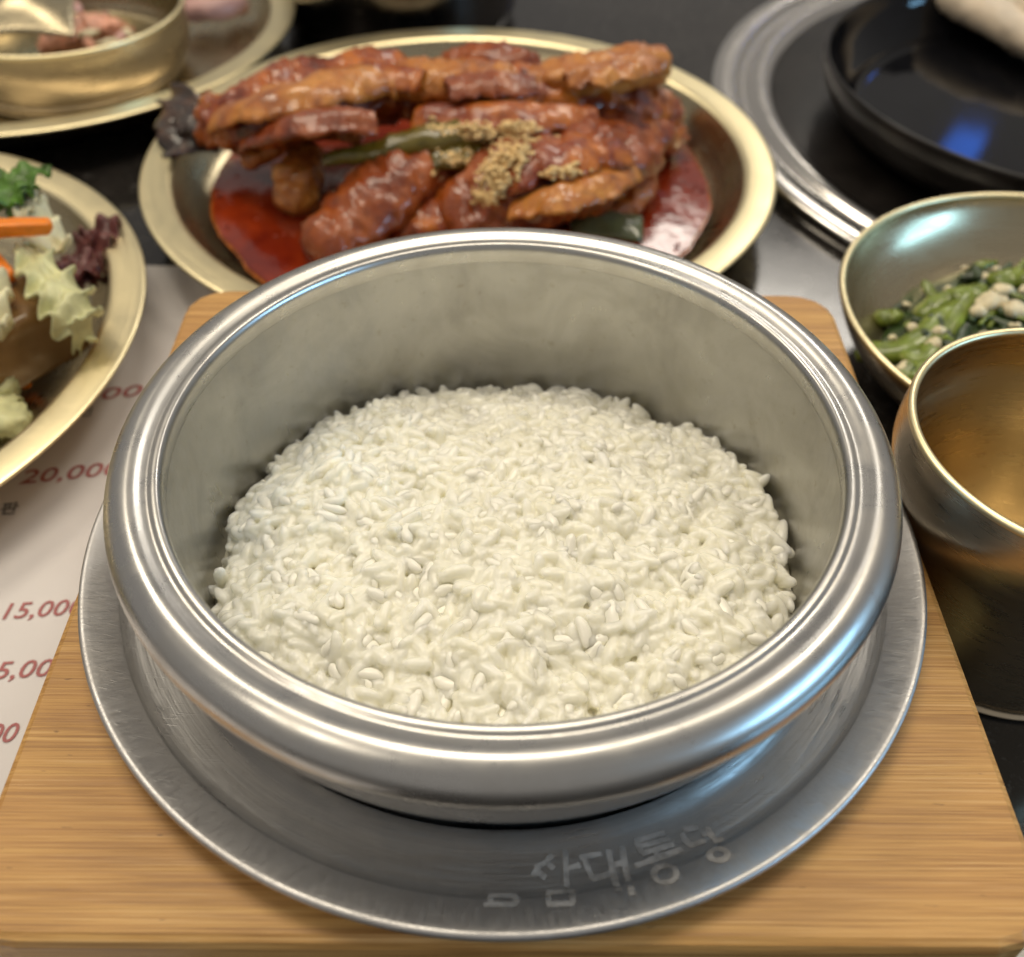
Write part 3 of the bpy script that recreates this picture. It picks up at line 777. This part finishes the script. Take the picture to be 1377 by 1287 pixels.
# ------------------------------------------------------------------ far-left bowl on its plate
BWL = Vector((-0.183, 0.2903, 0))
def bowl(name, label, cat, loc, prof_out, prof_in, lip, mo, mi, ml):
    t = thing(name, label, cat, loc)
    link('outer_wall', lathe(smooth_profile(prof_out, 5), 140), mo, t)
    link('inner_wall', lathe(smooth_profile(prof_in, 5), 140), mi, t)
    link('lip', lathe(lip, 160), ml, t)
    return t
def lip_ring(r, z, w): return arc(r - w, z, w, -90, 270, 12)
bowl('brass_bowl', 'small straight sided brass bowl of pinkish salad, far left corner', 'bowl', BWL,
     [(0.0496, 0.0298), (0.0494, 0.020), (0.0480, 0.012), (0.0458, 0.0098), (0.0452, 0.0088), (0.0456, 0.0075), (0.0440, 0.0052), (0.040, 0.0040), (0.001, 0.0038)],
     [(0.0484, 0.0298), (0.0480, 0.020), (0.0460, 0.013), (0.040, 0.0100), (0.001, 0.0095)], lip_ring(0.0499, 0.0298, 0.0010), mat_cup, mat_brass_in, mat_brass_rim)
ps = thing('pink_salad', 'heap of pinkish dressed shreds in the far left brass bowl', 'salad')
rnd = random.Random(3)
link('heap', lump([pl(60, 62, .012, .006, .003), pl(110, 45, .015, .011, .006), pl(145, 38, .016, .008, .005), pl(170, 45, .012, .005, .003)], 20, 8, .003, 150, 2, 50), mat_pink, ps)
for i in range(16):
    x, y = rnd.gauss(118, 28), rnd.gauss(42, 14); z = .019 - abs(x - 118) * .00008
    a = rnd.uniform(0, 3.14); 
    link('shred', lump([pl(x - 16 * cos(a), y - 9 * sin(a), z, .0016, .0012), pl(x, y, z + .0015, .0024, .0014), pl(x + 16 * cos(a), y + 9 * sin(a), z - .001, .0015, .0011)], 8, 4, .0006, 300, 2, i), [mat_pink, mat_ham, mat_tofu][i % 3], ps)
tag(link('ham_slice', lump([pl(252, 12, .012, .009, .004), pl(290, 6, .014, .011, .005), pl(318, 4, .012, .008, .004)], 18, 7, .001, 120, 3, 60), mat_ham), 'pink slice on the far left brass plate beside the bowl', 'ham')
sp = thing('serving_spoon', 'greenish brass spoon bowl resting in the far left brass bowl', 'spoon')
def spoonfn(u, v):
    p = P(-40 + 140 * u, 45 - 60 * v + 10 * (u - .5) ** 2, .030 + .006 * v); p.z += .006 * sin(pi * u) * sin(pi * v); return p
link('bowl', sheet(spoonfn, 20, 12, .0008), mat_brass_in, sp)

# ------------------------------------------------------------------ right: bowl of greens and brass cup
GB = Vector((0.1534, 0.0909, 0))
bowl('brass_bowl', 'round brass bowl of seasoned greens behind the brass cup', 'bowl', GB,
     [(0.0619, 0.0276), (0.0608, 0.0235), (0.0565, 0.0160), (0.0480, 0.0085), (0.0370, 0.0036), (0.0300, 0.0018), (0.0290, 0.0006), (0.001, 0.0005)],
     [(0.0608, 0.0276), (0.0596, 0.0235), (0.0550, 0.0165), (0.0465, 0.0098), (0.0340, 0.0052), (0.001, 0.0036)], lip_ring(0.0623, 0.0276, 0.0010), mat_cup, mat_brass_in, mat_brass_rim)
sg = thing('seasoned_greens', 'blanched green stems and leaves with crumbled tofu in the brass bowl', 'greens', GB)
def heap_h(x, y):
    r = sqrt(x * x + y * y) / 0.049
    return .0105 + .0085 * (1 - min(r, 1.1) ** 2) + .0025 * noise.noise(Vector((x * 90, y * 90, 5)))
vs, fs = [(0, 0, heap_h(0, 0))], []
for i in range(1, 13):
    for k in range(48):
        a = 2 * pi * k / 48; r = .0475 * i / 12; x, y = r * cos(a), r * sin(a); vs.append((x, y, heap_h(x, y) - (.003 if i == 12 else 0)))
for k in range(48): fs.append((0, 1 + k, 1 + (k + 1) % 48))
for i in range(11):
    for k in range(48): fs.append((1 + i * 48 + k, 1 + (i + 1) * 48 + k, 1 + (i + 1) * 48 + (k + 1) % 48, 1 + i * 48 + (k + 1) % 48))
link('leaf_mass', mesh(vs, fs), mat_leafmass, sg)
rnd = random.Random(8)
def local(px, py, z):
    v = P(px, py, z) - GB; return v
hand = [((1170, 442), (1225, 450), (1280, 415), .0040), ((1225, 455), (1255, 462), (1300, 400), .0034), ((1285, 398), (1310, 392), (1320, 385), .0042), ((1195, 400), (1205, 398), (1215, 402), .0032), ((1345, 372), (1365, 366), (1385, 372), .0042), ((1225, 475), (1235, 482), (1255, 470), .0034), ((1245, 408), (1262, 400), (1278, 398), .0030)]
for a, b, c, w in hand:
    q = []
    for s in (a, b, c):
        v = local(*s, .019); v.z = heap_h(v.x, v.y) + .0016; q.append((v.x, v.y, v.z, w, w * .62))
    link('stem', lump(q, 12, 6, .0009, 220, 2, a[0]), mat_stem, sg)
for i in range(170):
    a = rnd.uniform(0, 6.28); r = .045 * sqrt(rnd.random()); x, y = r * cos(a), r * sin(a); an = rnd.uniform(0, 6.28); L = rnd.uniform(.002, .006); w = rnd.uniform(.0008, .0020)
    q = [(x + L * t * cos(an), y + L * t * sin(an), heap_h(x, y) + .0008 + rnd.uniform(-.0005, .001), w * (1 - .3 * abs(t)), w * .6) for t in (-1, 0, 1)]
    link('stem', lump(q, 8, 4, .0006, 260, 2, i), mat_leafmass if i % 3 else mat_stem, sg)
tof = [(1332, 414, .0040), (1350, 396, .0028), (1316, 422, .0022), (1225, 476, .0024), (1262, 455, .0024), (1365, 425, .0030)]
for i in range(120):
    if i < len(tof):
        v = local(tof[i][0], tof[i][1], .019); x, y, s = v.x, v.y, tof[i][2]
    else:
        a = rnd.uniform(0, 6.28); r = .045 * sqrt(rnd.random()); x, y = r * cos(a), r * sin(a); s = rnd.uniform(.0007, .0018)
    z = heap_h(x, y) + .0018
    link('tofu_crumb', lump([(x - s * .7, y, z, s * .7, s * .5), (x, y + s * .2, z + s * .2, s * .9, s * .6), (x + s * .7, y, z, s * .6, s * .45)], 9, 3, s * .35, 260, 2.6, i), mat_tofu, sg)

CUP = Vector((0.1126, 0.0085, 0))
bowl('brass_cup', 'empty brass cup with rounded belly at the right edge beside the board', 'cup', CUP,
     [(0.0336, 0.0578), (0.0344, 0.0530), (0.0343, 0.0480), (0.0326, 0.0420), (0.0296, 0.0350), (0.0282, 0.0280), (0.0276, 0.0180), (0.0274, 0.0080), (0.0268, 0.0020), (0.0256, 0.0006), (0.001, 0.0005)],
     [(0.0328, 0.0578), (0.0333, 0.0530), (0.0331, 0.0480), (0.0312, 0.0420), (0.0284, 0.0345), (0.0256, 0.0260), (0.0222, 0.0175), (0.0170, 0.0105), (0.0100, 0.0068), (0.001, 0.0058)], lip_ring(0.0340, 0.0578, 0.0009), mat_cup, mat_cup_in, mat_brass_rim)

# ------------------------------------------------------------------ far right: grill ring, black pan, pale food
RC = Vector((0.2582, 0.2609, 0))
gr = thing('grill_surround', 'round steel grill surround set in the table, far right', 'grill', RC)
Rg = 0.1755
ring = [(Rg - .0006, .0004), (Rg, .0030), (Rg - .0015, .0056), (Rg - .006, .0062), (Rg - .0105, .0052), (Rg - .0125, .0030), (Rg - .0150, .0028), (Rg - .0175, .0046), (Rg - .0215, .0050), (Rg - .0245, .0034), (Rg - .0262, .0012)]
link('steel_ring', lathe(smooth_profile(ring, 4), 200), mat_chrome, gr)
link('drip_pan', lathe([(Rg - .0262, .0014), (Rg - .040, .0030), (Rg - .060, .0034), (0.001, .0034)], 140), mat_black_rough, gr)
PC = Vector((0.2150, 0.2410, 0))
pan = thing('black_pan', 'glossy black round pan on the grill with pale food in it', 'pan', PC)
link('body', lathe(smooth_profile([(0.0935, .0280), (0.0900, .0200), (0.082, .0120), (0.070, .0085), (0.001, .0080)], 5), 140), mat_black, pan)
link('outside', lathe(smooth_profile([(0.0955, .0285), (0.0945, .0220), (0.088, .0110), (0.076, .0045), (0.060, .0036), (0.001, .0036)], 5), 140), mat_black_rough, pan)
link('rim', lathe([(0.0934, .0280), (0.0938, .0292), (0.0946, .0296), (0.0954, .0292), (0.0956, .0284)], 160), mat_black_rough, pan)
pf = thing('pale_food', 'beige heap of food in the black pan, top right corner', 'food')
for i, (x, y, z, w) in enumerate([(1262, -6, .026, .011), (1310, 18, .025, .012), (1352, 42, .023, .012), (1392, 66, .021, .012), (1330, -12, .029, .015), (1385, 14, .028, .015)]):
    v = P(x, y, z); v += Vector((.012, .006, 0))
    link('morsel', lump([(v.x - .008, v.y + .018, v.z - .004, w * .8, .006), (v.x, v.y, v.z - .003, w, .007), (v.x + .010, v.y - .018, v.z - .005, w * .8, .006)], 20, 7, .0014, 60, 2.3, 70 + i), mat_beige, pf)

# dark steel pot standing behind the fish plate
bp = thing('steel_pot', 'dark round steel pot standing behind the fish plate', 'pot', (-0.052, 0.3660, 0))
link('wall', lathe([(0.050, 0.001), (0.0535, 0.0035), (0.055, 0.010), (0.055, 0.075), (0.0545, 0.078), (0.053, 0.076), (0.052, 0.010), (0.001, 0.008)], 120), metal('dark_steel', (0.20, 0.18, 0.165), 0.22, 0.1, 0.12, 1200, 3, 0.3), bp)
link('rim', lathe(arc(0.0545, 0.078, 0.0016, 0, 360, 10), 120), mat_chrome, bp)
